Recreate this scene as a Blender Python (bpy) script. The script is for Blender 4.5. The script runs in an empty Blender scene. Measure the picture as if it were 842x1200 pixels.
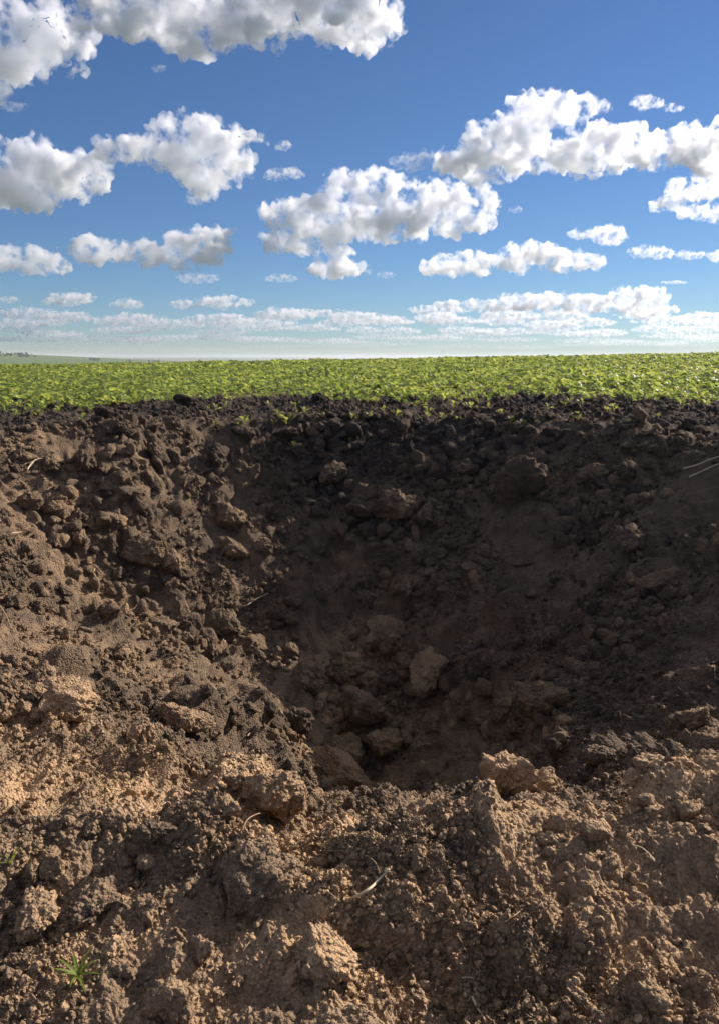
import bpy, bmesh, math, random
import numpy as np
from mathutils import Vector, Matrix

# ------------------------------------------------------------------ camera, sky, sun, exposure
SC = bpy.context.scene
COL = SC.collection
W0, H0, F0 = 842.0, 1200.0, 866.0          # picture frame and focal length used for laying out the place
EYE = Vector((0.0, 0.0, 1.30))
PITCH = math.radians(11.9)
cam_d = bpy.data.cameras.new('camera')
cam = bpy.data.objects.new('camera', cam_d); COL.objects.link(cam)
cam.location = EYE
cam.rotation_euler = (math.radians(90) - PITCH, 0, 0)
cam_d.sensor_fit = 'VERTICAL'; cam_d.sensor_height = 24.0
cam_d.lens = 24.0 * F0 / H0
cam_d.clip_start = 0.05; cam_d.clip_end = 200000
SC.camera = cam

SUN_AZ, SUN_EL = math.radians(54), math.radians(29)      # azimuth measured from the view direction to the right
SUN_DIR = Vector((math.cos(SUN_EL) * math.sin(SUN_AZ), math.cos(SUN_EL) * math.cos(SUN_AZ), math.sin(SUN_EL)))
world = bpy.data.worlds.new('World'); SC.world = world
world.use_nodes = True
wn = world.node_tree; wn.nodes.clear()
w_out = wn.nodes.new('ShaderNodeOutputWorld'); w_bg = wn.nodes.new('ShaderNodeBackground')
w_sky = wn.nodes.new('ShaderNodeTexSky'); w_sky.sky_type = 'NISHITA'; w_sky.sun_disc = False
w_sky.sun_elevation = SUN_EL; w_sky.sun_rotation = SUN_AZ
w_sky.altitude = 600; w_sky.air_density = 1.0; w_sky.dust_density = 0.0; w_sky.ozone_density = 5
w_bg.inputs['Strength'].default_value = 0.053
w_tint = wn.nodes.new('ShaderNodeMix'); w_tint.data_type = 'RGBA'; w_tint.blend_type = 'MULTIPLY'   # the photograph's white balance
w_tint.inputs['Factor'].default_value = 1.0; w_tint.inputs['B'].default_value = (0.80, 0.92, 1.08, 1)
wn.links.new(w_sky.outputs[0], w_tint.inputs['A']); wn.links.new(w_tint.outputs['Result'], w_bg.inputs[0]); wn.links.new(w_bg.outputs[0], w_out.inputs[0])

sun_d = bpy.data.lights.new('sun', 'SUN'); sun_d.energy = 5.0; sun_d.angle = math.radians(0.53)
sun_d.color = (1.0, 0.89, 0.77)
sun = bpy.data.objects.new('sun', sun_d); COL.objects.link(sun)
sun.rotation_euler = SUN_DIR.to_track_quat('Z', 'Y').to_euler()
sun.location = (20, 20, 40)

SC.view_settings.view_transform = 'Standard'; SC.view_settings.look = 'None'
SC.view_settings.exposure = 0.68; SC.view_settings.gamma = 1.0; SC.view_settings.use_curve_mapping = False
SC.cycles.volume_bounces = 16; SC.cycles.max_bounces = 16; SC.cycles.transparent_max_bounces = 24
SC.cycles.diffuse_bounces = 3; SC.cycles.volume_step_rate = 0.3
SC.cycles.use_denoising = True

# ------------------------------------------------------------------ noise
_RNG = np.random.default_rng(7)
_TAB = _RNG.random((8, 65536)).astype(np.float32)
_COS = np.cos(_TAB[0] * 2 * np.pi); _SIN = np.sin(_TAB[0] * 2 * np.pi)
def _hi(ix, iy, s):
    n = ix.astype(np.uint32) * np.uint32(374761393) + iy.astype(np.uint32) * np.uint32(668265263) + np.uint32((s * 2654435 + 1013904223) & 0xffffffff)
    n = (n ^ (n >> np.uint32(13))) * np.uint32(1274126177)
    return ((n ^ (n >> np.uint32(16))) & np.uint32(0xffff)).astype(np.int32)
def _h(ix, iy, s):
    return _TAB[1][_hi(ix, iy, s)]

def noise2(x, y, s=0):
    xi = np.floor(x); yi = np.floor(y)
    fx = (x - xi).astype(np.float32); fy = (y - yi).astype(np.float32)
    ix = xi.astype(np.int64); iy = yi.astype(np.int64)
    u = fx * fx * fx * (fx * (fx * 6 - 15) + 10); v = fy * fy * fy * (fy * (fy * 6 - 15) + 10)
    def g(dx, dy):
        k = _hi(ix + dx, iy + dy, s)
        return _COS[k] * (fx - dx) + _SIN[k] * (fy - dy)
    a = g(0, 0); b = g(1, 0); c = g(0, 1); d = g(1, 1)
    return ((a + (b - a) * u) + ((c + (d - c) * u) - (a + (b - a) * u)) * v) * np.float32(1.5)

def fbm2(x, y, oct=4, s=0, gain=0.5):
    t = 0; a = 1.0
    for o in range(oct):
        t = t + a * noise2(x * 2 ** o + 17.3 * o, y * 2 ** o - 9.1 * o, s + o); a *= gain
    return t

def clods2(x, y, size, prob, s):
    """height of rounded lumps scattered on a jittered lattice, in units of size"""
    X = (x / size).astype(np.float32); Y = (y / size).astype(np.float32)
    ix = np.floor(X).astype(np.int64); iy = np.floor(Y).astype(np.int64)
    best = np.zeros_like(X, dtype=np.float32)
    for dx in (-1, 0, 1):
        for dy in (-1, 0, 1):
            cx = ix + dx; cy = iy + dy
            q = _hi(cx, cy, s)
            k = _TAB[1][q]
            jx = cx + 0.15 + 0.7 * _TAB[2][q]; jy = cy + 0.15 + 0.7 * _TAB[3][q]
            r = 0.30 + 0.42 * _TAB[4][q] ** 2
            an = _TAB[5][q] * np.float32(3.1416); el = 0.65 + 0.35 * _TAB[6][q]
            ca = np.cos(an); sa = np.sin(an)
            ex = X - jx; ey = Y - jy
            d2 = ((ex * ca + ey * sa) ** 2 + ((ey * ca - ex * sa) / el) ** 2) / (r * r)
            hgt = np.where(k < prob, np.maximum(0, 1 - d2) ** 0.55 * r * 0.8, 0)
            best = np.maximum(best, hgt.astype(np.float32))
    return best

def noise3(p, s=0):
    """p: (n,3) value-gradient mix built from three 2-D slices: cheap and smooth"""
    x, y, z = p[:, 0], p[:, 1], p[:, 2]
    zi = np.floor(z); fz = z - zi; w = fz * fz * (3 - 2 * fz)
    ox = _h(zi.astype(np.int64), zi.astype(np.int64) * 7, s) * 91.7; oy = _h(zi.astype(np.int64) * 3, zi.astype(np.int64), s + 1) * 91.7
    z1 = zi + 1
    px = _h(z1.astype(np.int64), z1.astype(np.int64) * 7, s) * 91.7; py = _h(z1.astype(np.int64) * 3, z1.astype(np.int64), s + 1) * 91.7
    return noise2(x + ox, y + oy, s) * (1 - w) + noise2(x + px, y + py, s) * w

def fbm3(p, oct=4, s=0, gain=0.5, billow=False):
    t = 0; a = 1.0
    for o in range(oct):
        n = noise3(p * 2 ** o + 11.7 * o, s + 3 * o)
        if billow: n = np.abs(n) * 2 - 0.6
        t = t + a * n; a *= gain
    return t

def sstep(a, b, x):
    t = np.clip((x - a) / (b - a), 0, 1); return t * t * (3 - 2 * t)

# ------------------------------------------------------------------ the lie of the land
CX, CY = -0.12, 5.10
def crater_frame(x, y):
    ex = x - CX; ey = y - CY
    rho = np.sqrt(ex * ex + ey * ey) + 1e-6
    phi = np.arctan2(ey, ex)
    return ex, ey, rho, phi

def land(x, y):
    """broad shape: field, crater, far valley and hills"""
    near = 0.035 * np.clip(y, -3, 14)
    d = np.maximum(y - 14, 0)
    run = np.minimum(d, 60)
    field = near + 0.0040 * run + 0.0165 * x * sstep(2, 30, y) * np.clip(60 / np.maximum(np.abs(x), 1), 0, 1)
    crest = sstep(62, 400, y)
    z = field * (1 - crest)
    z = z - 24 * sstep(70, 600, y)
    hill = 27.2 - 0.0395 * np.clip(x + 760, -300, 560) + 1.2 * np.sin(x * 0.006 + 1)
    z = z + hill * sstep(700, 1500, y)
    z = z - 30 * sstep(1650, 3500, y)
    z = z + 0.10 * fbm2(x * 0.12, y * 0.12, 2, 91) * sstep(9, 16, y) * (1 - crest)
    return z

def crater(x, y, z):
    ex, ey, rho, phi = crater_frame(x, y)
    wob = 0.16 * noise2(np.cos(phi) * 1.4 + 4, np.sin(phi) * 1.4 + 2, 5) + 0.05 * noise2(np.cos(phi) * 4 + 4, np.sin(phi) * 4 + 2, 6)
    R = 3.45 + 0.25 * np.sin(phi) ** 2 * (np.sin(phi) > 0) - 0.06 * np.clip(-np.sin(phi), 0, 1) ** 2 + 0.16 * np.exp(-((phi + 1.0) / 0.4) ** 2) + wob
    t = rho / R
    right = sstep(-0.2, 0.9, np.cos(phi))
    far = sstep(0.1, 0.9, np.sin(phi))
    nearw = sstep(0.3, 0.95, -np.sin(phi))
    left = sstep(0.2, 0.9, -np.cos(phi))
    rim = 0.12 + 0.16 * far + 0.16 * right * (1 - nearw) + 0.16 * left
    floor = -2.0
    # wall: cone with rounded toe and rounded brow
    s = np.clip((t - 0.10) / 0.90, 0, 1)
    lin = s
    brow = 1 - (1 - s) ** 1.7
    prof = lin * 0.55 + brow * 0.45 * (far * 0.4 + 0.2 + 0.4 * right) + s ** 1.5 * 0.45 * (1 - (far * 0.4 + 0.2 + 0.4 * right))
    inside = floor + (z + rim - floor) * prof
    outside = z + rim * np.exp(-np.maximum(rho - R, 0) / 1.25)
    k = 0.10
    zz = np.where(t < 1, inside, outside)
    ramp = 0.10 - 0.30 * (y - 2.0) - 0.42 * (x + 1.45)          # soil slumped down the near left side
    ramp = ramp - 1.1 * np.maximum(0, x + 0.60)
    ramp = np.minimum(ramp, 0.30)
    hh = np.clip(0.5 + 0.5 * (ramp - zz) / 0.35, 0, 1)
    zr = zz + (ramp - zz) * hh + 0.35 * hh * (1 - hh) * 0.5
    zz = np.where((t < 1.0) & (y < 9), zr + (zz - zr) * sstep(0.85, 1.0, t), zz)
    return zz, t, R, phi, rho

def rough_amount(x, y):
    r = np.sqrt(x * x + y * y)
    return 1 - sstep(15.0, 18, r)

def smooth_z(x, y):
    return crater(x, y, land(x, y))[0]

def relief(x, y, t):
    """lumps and hollows of the loose soil, measured off the smooth surface"""
    ra = rough_amount(x, y)
    m = ra > 0.0
    out = np.zeros_like(x)
    X = x[m]; Y = y[m]; T = t[m]
    rr = np.sqrt(X * X + Y * Y)
    wx = X + 0.10 * fbm2(X * 2.2, Y * 2.2, 3, 31); wy = Y + 0.10 * fbm2(X * 2.2 + 40, Y * 2.2, 3, 33)
    far_rim = sstep(7.6, 9.5, Y)
    wall = (1 - sstep(0.85, 1.0, T)) * sstep(3.0, 4.2, Y)
    shade_wall = wall * sstep(-0.3, 0.8, X - CX)
    calm = 1 - 0.55 * sstep(0.0, 0.6, X) * (1 - sstep(2.0, 2.6, Y))      # lower lumps in the right foreground, leaving fewer faces in shade
    q = 0.10 * calm * fbm2(X * 0.75, Y * 0.75, 3, 11) * (1 - 0.35 * far_rim)
    q = q + 0.045 * fbm2(wx * 2.1, wy * 2.1, 4, 21, 0.55)
    q = q + clods2(wx, wy, 0.62, 0.22, 101) * 0.62 * 0.42 * calm * (1 - 0.5 * far_rim)
    q = q + clods2(wx + 3, wy, 0.31, 0.36, 111) * 0.31 * 0.5 * (1 - 0.6 * far_rim)
    wx2 = X + 0.02 * fbm2(X * 9, Y * 9, 2, 41); wy2 = Y + 0.02 * fbm2(X * 9 + 40, Y * 9, 2, 43)
    soft = sstep(-0.35, 0.35, noise2(X * 1.1 + 8, Y * 1.1, 77))        # crumbly and smooth stretches
    q = q + (0.30 + 0.6 * soft) * clods2(wx2, wy2, 0.15, 0.5, 121) * 0.15
    q = q + (0.12 + 0.7 * soft) * clods2(wx2 + 7, wy2, 0.07, 0.7, 131) * 0.07
    nr = rr < 6
    c5 = np.zeros_like(q); c5[nr] = clods2(X[nr], Y[nr] + 5, 0.034, 0.8, 141) * 0.034
    q = q + (0.15 + 0.75 * soft) * c5 * (1 - sstep(3.5, 6, rr)) + 0.014 * fbm2(X * 12, Y * 12, 4, 51, 0.6)
    q[nr] = q[nr] + 0.006 * (1 - sstep(4, 6, rr[nr])) * fbm2(X[nr] * 60, Y[nr] * 60, 2, 57, 0.6)
    out[m] = (q - 0.05) * ra[m]
    return out

def pix_ray(px, py):
    X = (px - W0 / 2) / F0; Y = -(py - H0 / 2) / F0
    return Vector((X, math.cos(PITCH) + Y * math.sin(PITCH), -math.sin(PITCH) + Y * math.cos(PITCH))).normalized()

# ------------------------------------------------------------------ materials
def new_mat(name):
    m = bpy.data.materials.new(name); m.use_nodes = True
    nt = m.node_tree; nt.nodes.clear()
    return m, nt, nt.nodes, nt.links

DARK = (0.050, 0.042, 0.037, 1); MID = (0.180, 0.128, 0.086, 1); TAN = (0.52, 0.345, 0.200, 1)

def soil_material(name, source):
    """source: 'vertex' (attribute tan on the mesh), 'object' (object colour) or 'instance' (attribute on instances)"""
    m, nt, N, L = new_mat(name)
    out = N.new('ShaderNodeOutputMaterial'); b = N.new('ShaderNodeBsdfPrincipled')
    b.inputs['Roughness'].default_value = 0.95
    b.inputs['Specular IOR Level'].default_value = 0.12
    geo = N.new('ShaderNodeNewGeometry')
    n1 = N.new('ShaderNodeTexNoise'); n1.inputs['Scale'].default_value = 9; n1.inputs['Detail'].default_value = 4; n1.inputs['Roughness'].default_value = 0.65
    L.new(geo.outputs['Position'], n1.inputs['Vector'])
    n2 = N.new('ShaderNodeTexNoise'); n2.inputs['Scale'].default_value = 120; n2.inputs['Detail'].default_value = 2
    L.new(geo.outputs['Position'], n2.inputs['Vector'])
    if source == 'object':
        at = N.new('ShaderNodeObjectInfo')
        sep = N.new('ShaderNodeSeparateColor'); L.new(at.outputs['Color'], sep.inputs[0]); fac = sep.outputs[0]
    else:
        at = N.new('ShaderNodeAttribute'); at.attribute_name = 'tan'
        at.attribute_type = 'INSTANCER' if source == 'instance' else 'GEOMETRY'
        fac = at.outputs['Fac']
    n0 = N.new('ShaderNodeTexNoise'); n0.inputs['Scale'].default_value = 2.6; n0.inputs['Detail'].default_value = 3; n0.inputs['Roughness'].default_value = 0.6
    L.new(geo.outputs['Position'], n0.inputs['Vector'])
    a0 = N.new('ShaderNodeMath'); a0.operation = 'MULTIPLY_ADD'; a0.inputs[1].default_value = 0.55
    L.new(n0.outputs['Fac'], a0.inputs[0]); L.new(fac, a0.inputs[2]); fac = a0.outputs[0]
    a1 = N.new('ShaderNodeMath'); a1.operation = 'MULTIPLY_ADD'; a1.inputs[1].default_value = 0.75
    L.new(n1.outputs['Fac'], a1.inputs[0]); L.new(fac, a1.inputs[2])
    a2 = N.new('ShaderNodeMath'); a2.operation = 'MULTIPLY_ADD'; a2.inputs[1].default_value = 0.35
    L.new(n2.outputs['Fac'], a2.inputs[0]); L.new(a1.outputs[0], a2.inputs[2])
    a3 = N.new('ShaderNodeMath'); a3.operation = 'SUBTRACT'; a3.inputs[1].default_value = 0.825; L.new(a2.outputs[0], a3.inputs[0])
    ramp = N.new('ShaderNodeValToRGB'); e = ramp.color_ramp.elements
    e[0].position = 0.0; e[0].color = DARK; e[1].position = 1.0; e[1].color = TAN
    k = ramp.color_ramp.elements.new(0.45); k.color = MID
    L.new(a3.outputs[0], ramp.inputs[0])
    col = ramp.outputs[0]
    if source == 'vertex':
        g = N.new('ShaderNodeAttribute'); g.attribute_name = 'green'
        gn = N.new('ShaderNodeAttribute'); gn.attribute_name = 'field'
        gr = N.new('ShaderNodeValToRGB'); ge = gr.color_ramp.elements
        ge[0].position = 0.0; ge[0].color = (0.10, 0.145, 0.045, 1); ge[1].position = 0.78; ge[1].color = (0.22, 0.17, 0.11, 1)
        gk = gr.color_ramp.elements.new(0.5); gk.color = (0.20, 0.19, 0.09, 1); gr.color_ramp.interpolation = 'CONSTANT'
        L.new(gn.outputs['Fac'], gr.inputs[0])
        mx = N.new('ShaderNodeMix'); mx.data_type = 'RGBA'
        L.new(g.outputs['Fac'], mx.inputs['Factor']); L.new(col, mx.inputs['A']); L.new(gr.outputs[0], mx.inputs['B'])
        col = mx.outputs['Result']
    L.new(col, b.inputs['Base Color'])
    # fine crumb relief
    v = N.new('ShaderNodeTexVoronoi'); v.inputs['Scale'].default_value = 95; v.feature = 'F1'
    L.new(geo.outputs['Position'], v.inputs['Vector'])
    n3 = N.new('ShaderNodeTexNoise'); n3.inputs['Scale'].default_value = 55; n3.inputs['Detail'].default_value = 3; n3.inputs['Roughness'].default_value = 0.7
    L.new(geo.outputs['Position'], n3.inputs['Vector'])
    s1 = N.new('ShaderNodeMath'); s1.operation = 'MULTIPLY_ADD'; s1.inputs[1].default_value = -0.6
    L.new(v.outputs['Distance'], s1.inputs[0]); L.new(n3.outputs['Fac'], s1.inputs[2])
    bp = N.new('ShaderNodeBump'); bp.inputs['Strength'].default_value = 1.0; bp.inputs['Distance'].default_value = 0.022
    L.new(s1.outputs[0], bp.inputs['Height']); L.new(bp.outputs[0], b.inputs['Normal'])
    L.new(b.outputs[0], out.inputs[0])
    return m

M_GROUND = soil_material('soil_ground', 'vertex')
M_CLOD = soil_material('soil_clod', 'object')
M_CRUMB = soil_material('soil_crumb', 'instance')

def leaf_material(name, c1, c2, rough=0.38, trans=0.5):
    m, nt, N, L = new_mat(name)
    out = N.new('ShaderNodeOutputMaterial')
    oi = N.new('ShaderNodeObjectInfo'); geo = N.new('ShaderNodeNewGeometry')
    nz = N.new('ShaderNodeTexNoise'); nz.inputs['Scale'].default_value = 0.5; nz.inputs['Detail'].default_value = 4
    L.new(geo.outputs['Position'], nz.inputs['Vector'])
    ad = N.new('ShaderNodeMath'); ad.operation = 'ADD'; L.new(oi.outputs['Random'], ad.inputs[0]); L.new(nz.outputs['Fac'], ad.inputs[1])
    ad2 = N.new('ShaderNodeMath'); ad2.operation = 'MULTIPLY'; ad2.inputs[1].default_value = 0.5; L.new(ad.outputs[0], ad2.inputs[0])
    mx = N.new('ShaderNodeMix'); mx.data_type = 'RGBA'; mx.inputs['A'].default_value = c1; mx.inputs['B'].default_value = c2
    L.new(ad2.outputs[0], mx.inputs['Factor'])
    p = N.new('ShaderNodeBsdfPrincipled'); p.inputs['Roughness'].default_value = rough; p.inputs['Specular IOR Level'].default_value = 0.28
    L.new(mx.outputs['Result'], p.inputs['Base Color'])
    tr = N.new('ShaderNodeBsdfTranslucent')
    tc = N.new('ShaderNodeMix'); tc.data_type = 'RGBA'; tc.blend_type = 'MULTIPLY'; tc.inputs['Factor'].default_value = 1
    tc.inputs['B'].default_value = (1.9, 1.75, 0.95, 1); L.new(mx.outputs['Result'], tc.inputs['A'])
    L.new(tc.outputs['Result'], tr.inputs['Color'])
    ms = N.new('ShaderNodeMixShader'); ms.inputs[0].default_value = trans
    L.new(p.outputs[0], ms.inputs[1]); L.new(tr.outputs[0], ms.inputs[2]); L.new(ms.outputs[0], out.inputs[0])
    return m

M_CROP = leaf_material('crop_leaf', (0.075, 0.135, 0.040, 1), (0.29, 0.325, 0.125, 1), 0.45, 0.58)
M_WEED = leaf_material('weed_leaf', (0.16, 0.19, 0.07, 1), (0.22, 0.23, 0.10, 1), 0.5)
M_GRASS = leaf_material('grass_leaf', (0.13, 0.19, 0.03, 1), (0.2, 0.25, 0.05, 1), 0.5)
M_TREE = leaf_material('tree_leaf', (0.03, 0.05, 0.02, 1), (0.05, 0.08, 0.03, 1), 0.6, 0.25)

def plain_material(name, c, rough=0.8, var=0.25, scale=40):
    m, nt, N, L = new_mat(name)
    out = N.new('ShaderNodeOutputMaterial'); b = N.new('ShaderNodeBsdfPrincipled'); b.inputs['Roughness'].default_value = rough
    geo = N.new('ShaderNodeNewGeometry'); nz = N.new('ShaderNodeTexNoise'); nz.inputs['Scale'].default_value = scale; nz.inputs['Detail'].default_value = 5
    L.new(geo.outputs['Position'], nz.inputs['Vector'])
    mx = N.new('ShaderNodeMix'); mx.data_type = 'RGBA'
    mx.inputs['A'].default_value = tuple(v * (1 - var) for v in c[:3]) + (1,); mx.inputs['B'].default_value = tuple(min(1, v * (1 + var)) for v in c[:3]) + (1,)
    L.new(nz.outputs['Fac'], mx.inputs['Factor']); L.new(mx.outputs['Result'], b.inputs['Base Color']); L.new(b.outputs[0], out.inputs[0])
    return m
M_STRAW = plain_material('dry_straw', (0.50, 0.40, 0.25, 1), 0.6)
M_ROOT = plain_material('dry_root', (0.24, 0.16, 0.09, 1), 0.8)
M_BARK = plain_material('bark', (0.10, 0.075, 0.055, 1), 0.9)
M_POLE = plain_material('weathered_pole', (0.25, 0.24, 0.23, 1), 0.8)

# ------------------------------------------------------------------ small helpers
def ico(n):
    bm = bmesh.new(); bmesh.ops.create_icosphere(bm, subdivisions=n, radius=1.0)
    v = np.array([p.co[:] for p in bm.verts]); f = np.array([[q.index for q in p.verts] for p in bm.faces]); bm.free()
    return v, f

def mesh_np(name, v, f, mat=None, smooth=True):
    me = bpy.data.meshes.new(name)
    v = np.asarray(v, dtype=np.float32); f = np.asarray(f, dtype=np.int32)
    k = f.shape[1]
    me.vertices.add(len(v)); me.vertices.foreach_set('co', v.ravel())
    me.loops.add(f.size); me.loops.foreach_set('vertex_index', f.ravel())
    me.polygons.add(len(f)); me.polygons.foreach_set('loop_start', np.arange(0, f.size, k, dtype=np.int32))
    if smooth: me.polygons.foreach_set('use_smooth', np.ones(len(f), dtype=bool))
    me.update(calc_edges=True)
    if mat: me.materials.append(mat)
    return me

def link(name, me, loc=(0, 0, 0)):
    o = bpy.data.objects.new(name, me); COL.objects.link(o); o.location = loc
    return o

def tag(o, label=None, cat=None, group=None, kind=None):
    if label: o['label'] = label
    if cat: o['category'] = cat
    if group: o['group'] = group
    if kind: o['kind'] = kind
    return o

# ------------------------------------------------------------------ the ground: one sheet from the feet to the horizon
def tan_mask(x, y, z):
    """how pale the soil is: subsoil on the near lip and low in the pit, sun and shade painted on the slopes"""
    ex, ey, rho, phi = crater_frame(x, y)
    n = fbm2(x * 0.9 + 3, y * 0.9, 4, 61, 0.6)
    lip = 1 - sstep(1.9, 3.6, y)
    patch = sstep(-0.25, 0.55, n)
    a = 0.31 + lip * (0.09 + 0.20 * patch)
    for (bx, by, br, k) in ((-1.05, 2.3, 0.5, 0.38), (-0.25, 1.75, 0.35, 0.32), (0.37, 1.95, 0.35, 0.28), (-0.06, 1.25, 0.2, 0.32), (-0.65, 1.35, 0.28, 0.28), (0.12, 1.12, 0.22, 0.25), (0.95, 2.0, 0.35, 0.22)):
        a = a + k * np.exp(-((x - bx) ** 2 + (y - by) ** 2) / (br * br)) * (0.55 + 0.6 * patch)
    a = a + 0.30 * (0.4 + patch) * (1 - sstep(-1.7, -0.9, z)) * (rho < 3)
    a = a + (0.07 + 0.16 * patch) * sstep(0.2, 1.4, -ex) * (1 - sstep(6.5, 8.5, y))  # sunlight painted in: the lit left slope is made paler
    dark = sstep(6.6, 8.6, y - 1.6 * sstep(0.3, 1.8, -ex))  # dark topsoil, starting farther back on the left to keep the sunlit slope paler
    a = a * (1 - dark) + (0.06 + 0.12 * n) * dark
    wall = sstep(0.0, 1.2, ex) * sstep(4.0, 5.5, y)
    a = a - 0.02 * wall + 0.05 * wall * dark  # shade put into the colour of the far right wall, its upper part lifted
    return np.clip(a, 0, 1)

def build_ground():
    dense = np.linspace(-33.5, 33.5, 710)
    side = np.concatenate([np.linspace(-60, -34, 50)])
    coarse = np.concatenate([np.linspace(-180, -63, 40)])
    th = np.radians(np.concatenate([coarse, side, dense, -side[::-1], -coarse[::-1][:-1]]))
    r = np.concatenate([[0.02, 0.3, 0.45, 0.55], np.geomspace(0.62, 18.5, 985), np.geomspace(19, 20000, 140)])
    A, B = np.meshgrid(th, r)
    x = (B * np.sin(A)).ravel(); y = (B * np.cos(A)).ravel()
    z0, t, R, phi, rho = crater(x, y, land(x, y))
    q = relief(x, y, t)
    e = 0.04
    zx = (smooth_z(x + e, y) - smooth_z(x - e, y)) / (2 * e); zy = (smooth_z(x, y + e) - smooth_z(x, y - e)) / (2 * e)
    nl = np.sqrt(1 + zx * zx + zy * zy)
    x = x - zx / nl * q; y = y - zy / nl * q; z = z0 + q / nl
    n = len(th); m = len(r)
    i = np.arange(m - 1)[:, None] * n; j = np.arange(n)[None, :]; j2 = (j + 1) % n
    f = np.stack([(i + j), (i + j2), (i + n + j2), (i + n + j)], -1).reshape(-1, 4)
    me = mesh_np('ground', np.stack([x, y, z], 1), f[:, ::-1], M_GROUND)
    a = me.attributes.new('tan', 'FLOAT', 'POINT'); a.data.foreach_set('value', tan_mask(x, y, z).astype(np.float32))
    g = me.attributes.new('green', 'FLOAT', 'POINT')
    rr = np.sqrt(x * x + y * y)
    gv = sstep(24, 60, rr + 3 * fbm2(x * 0.3, y * 0.3, 2, 71)) * (y > 0)
    g.data.foreach_set('value', gv.astype(np.float32))
    fl = me.attributes.new('field', 'FLOAT', 'POINT')                       # the far land is parcelled into fields
    fv = _h(np.floor((x + 0.2 * y) / 420).astype(np.int64), np.floor((y - 0.2 * x) / 700).astype(np.int64), 19)
    fv = np.where((y > 0) & (y < 2200) & (np.abs(x) < 0.6 * y + 60), fv * 0.3, fv)
    fl.data.foreach_set('value', fv.astype(np.float32))
    tag(link('ground', me), kind='structure')
    return np.stack([x, y, z], 1), np.stack([-zx / nl, -zy / nl, 1 / nl], 1), t, me.attributes['tan']
G_P, G_N, G_T, _a = build_ground()
G_TAN = np.empty(len(G_P), np.float32); _a.data.foreach_get('value', G_TAN)
_s = G_P - np.array(EYE)
_fw = _s[:, 1] * math.cos(PITCH) - _s[:, 2] * math.sin(PITCH); _up = _s[:, 1] * math.sin(PITCH) + _s[:, 2] * math.cos(PITCH)
_ok = (_fw > 0.2) & (np.linalg.norm(_s, axis=1) < 40)
G_I = np.nonzero(_ok)[0]
G_PX = W0 / 2 + F0 * _s[_ok, 0] / _fw[_ok]; G_PY = H0 / 2 - F0 * _up[_ok] / _fw[_ok]; G_D = _fw[_ok]

_cx = (G_PX // 16).astype(np.int64); _cy = (G_PY // 16).astype(np.int64)
_in = np.nonzero((_cx > -4) & (_cx < 60) & (_cy > 20) & (_cy < 82))[0]
_key = _cx[_in] * 1000 + _cy[_in]; _ord = np.argsort(_key, kind='stable'); _in = _in[_ord]; _key = _key[_ord]
_cut = np.nonzero(np.diff(_key))[0] + 1
G_CELL = {(int(_cx[g[0]]), int(_cy[g[0]])): g for g in np.split(_in, _cut)}
G_NONE = np.zeros(0, dtype=np.int64)

def spot(px, py):
    """the ground (point, normal, pale share) seen at a place of the layout frame"""
    cx, cy = int(px // 16), int(py // 16)
    c = np.concatenate([G_CELL.get((cx + u, cy + v), G_NONE) for u in (-1, 0, 1) for v in (-1, 0, 1)])
    if len(c) == 0: c = np.arange(len(G_PX))
    d = (G_PX[c] - px) ** 2 + (G_PY[c] - py) ** 2
    k = np.nonzero(d < 25)[0]
    if len(k) == 0: k = np.array([np.argmin(d)])
    k = k[G_D[c[k]] < G_D[c[k]].min() + 0.25]
    i = c[k[np.argmin(d[k])]]
    g = G_I[i]
    return Vector(G_P[g]), Vector(G_N[g]), float(G_TAN[g]), float(G_D[i])
# ------------------------------------------------------------------ clods and crumbs of earth
def lump_mesh(name, seed, sub, mat, facets=7, gran=0.05):
    rs = np.random.default_rng(seed)
    v, f = ico(sub)
    p = v * np.array([1.0, 0.6 + 0.35 * rs.random(), 0.5 + 0.35 * rs.random()])
    p = p * (1 + 0.42 * fbm3(p * 1.15 + seed * 5.3, 3, 3, 0.5))[:, None]
    for k in range(facets):                                     # broken faces
        n = rs.normal(size=3); n /= np.linalg.norm(n)
        h = 0.42 + 0.3 * rs.random()
        d = p @ n - h
        p = p - np.where(d > 0, d * 0.85, 0)[:, None] * n
    nn = p / (np.linalg.norm(p, axis=1, keepdims=True) + 1e-6)
    amp = 0.15 * fbm3(p * 3.1 + seed, 4, 21, 0.6)
    if sub >= 4:
        amp = amp + gran * fbm3(p * 9 + seed, 3, 41, 0.6, True) + 0.5 * gran * fbm3(p * 19 + seed, 2, 51, 0.6, True)
    p = p + nn * amp[:, None]
    return mesh_np(name, p / np.abs(p).max(), f, mat)

HERO = [lump_mesh('clod', 10 + k, 5, M_CLOD, 3 + k % 3, 0.06) for k in range(8)]
ANGULAR = [lump_mesh('clod', 25 + k, 5, M_CLOD, 11, 0.045) for k in range(3)]
SMALL = [lump_mesh('clod', 40 + k, 4, M_CLOD, 3 + k % 4, 0.06) for k in range(12)]
RC = random.Random(3)
CUT = set('standing leaning lying peeping behind low in catching just left at right directly halfway above half on near beside along below cut inside sticking casting against touching high adjoining from close'.split())
NICK = []        # (px, py, short name) of the clods that are easy to pick out
USED = set()

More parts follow.
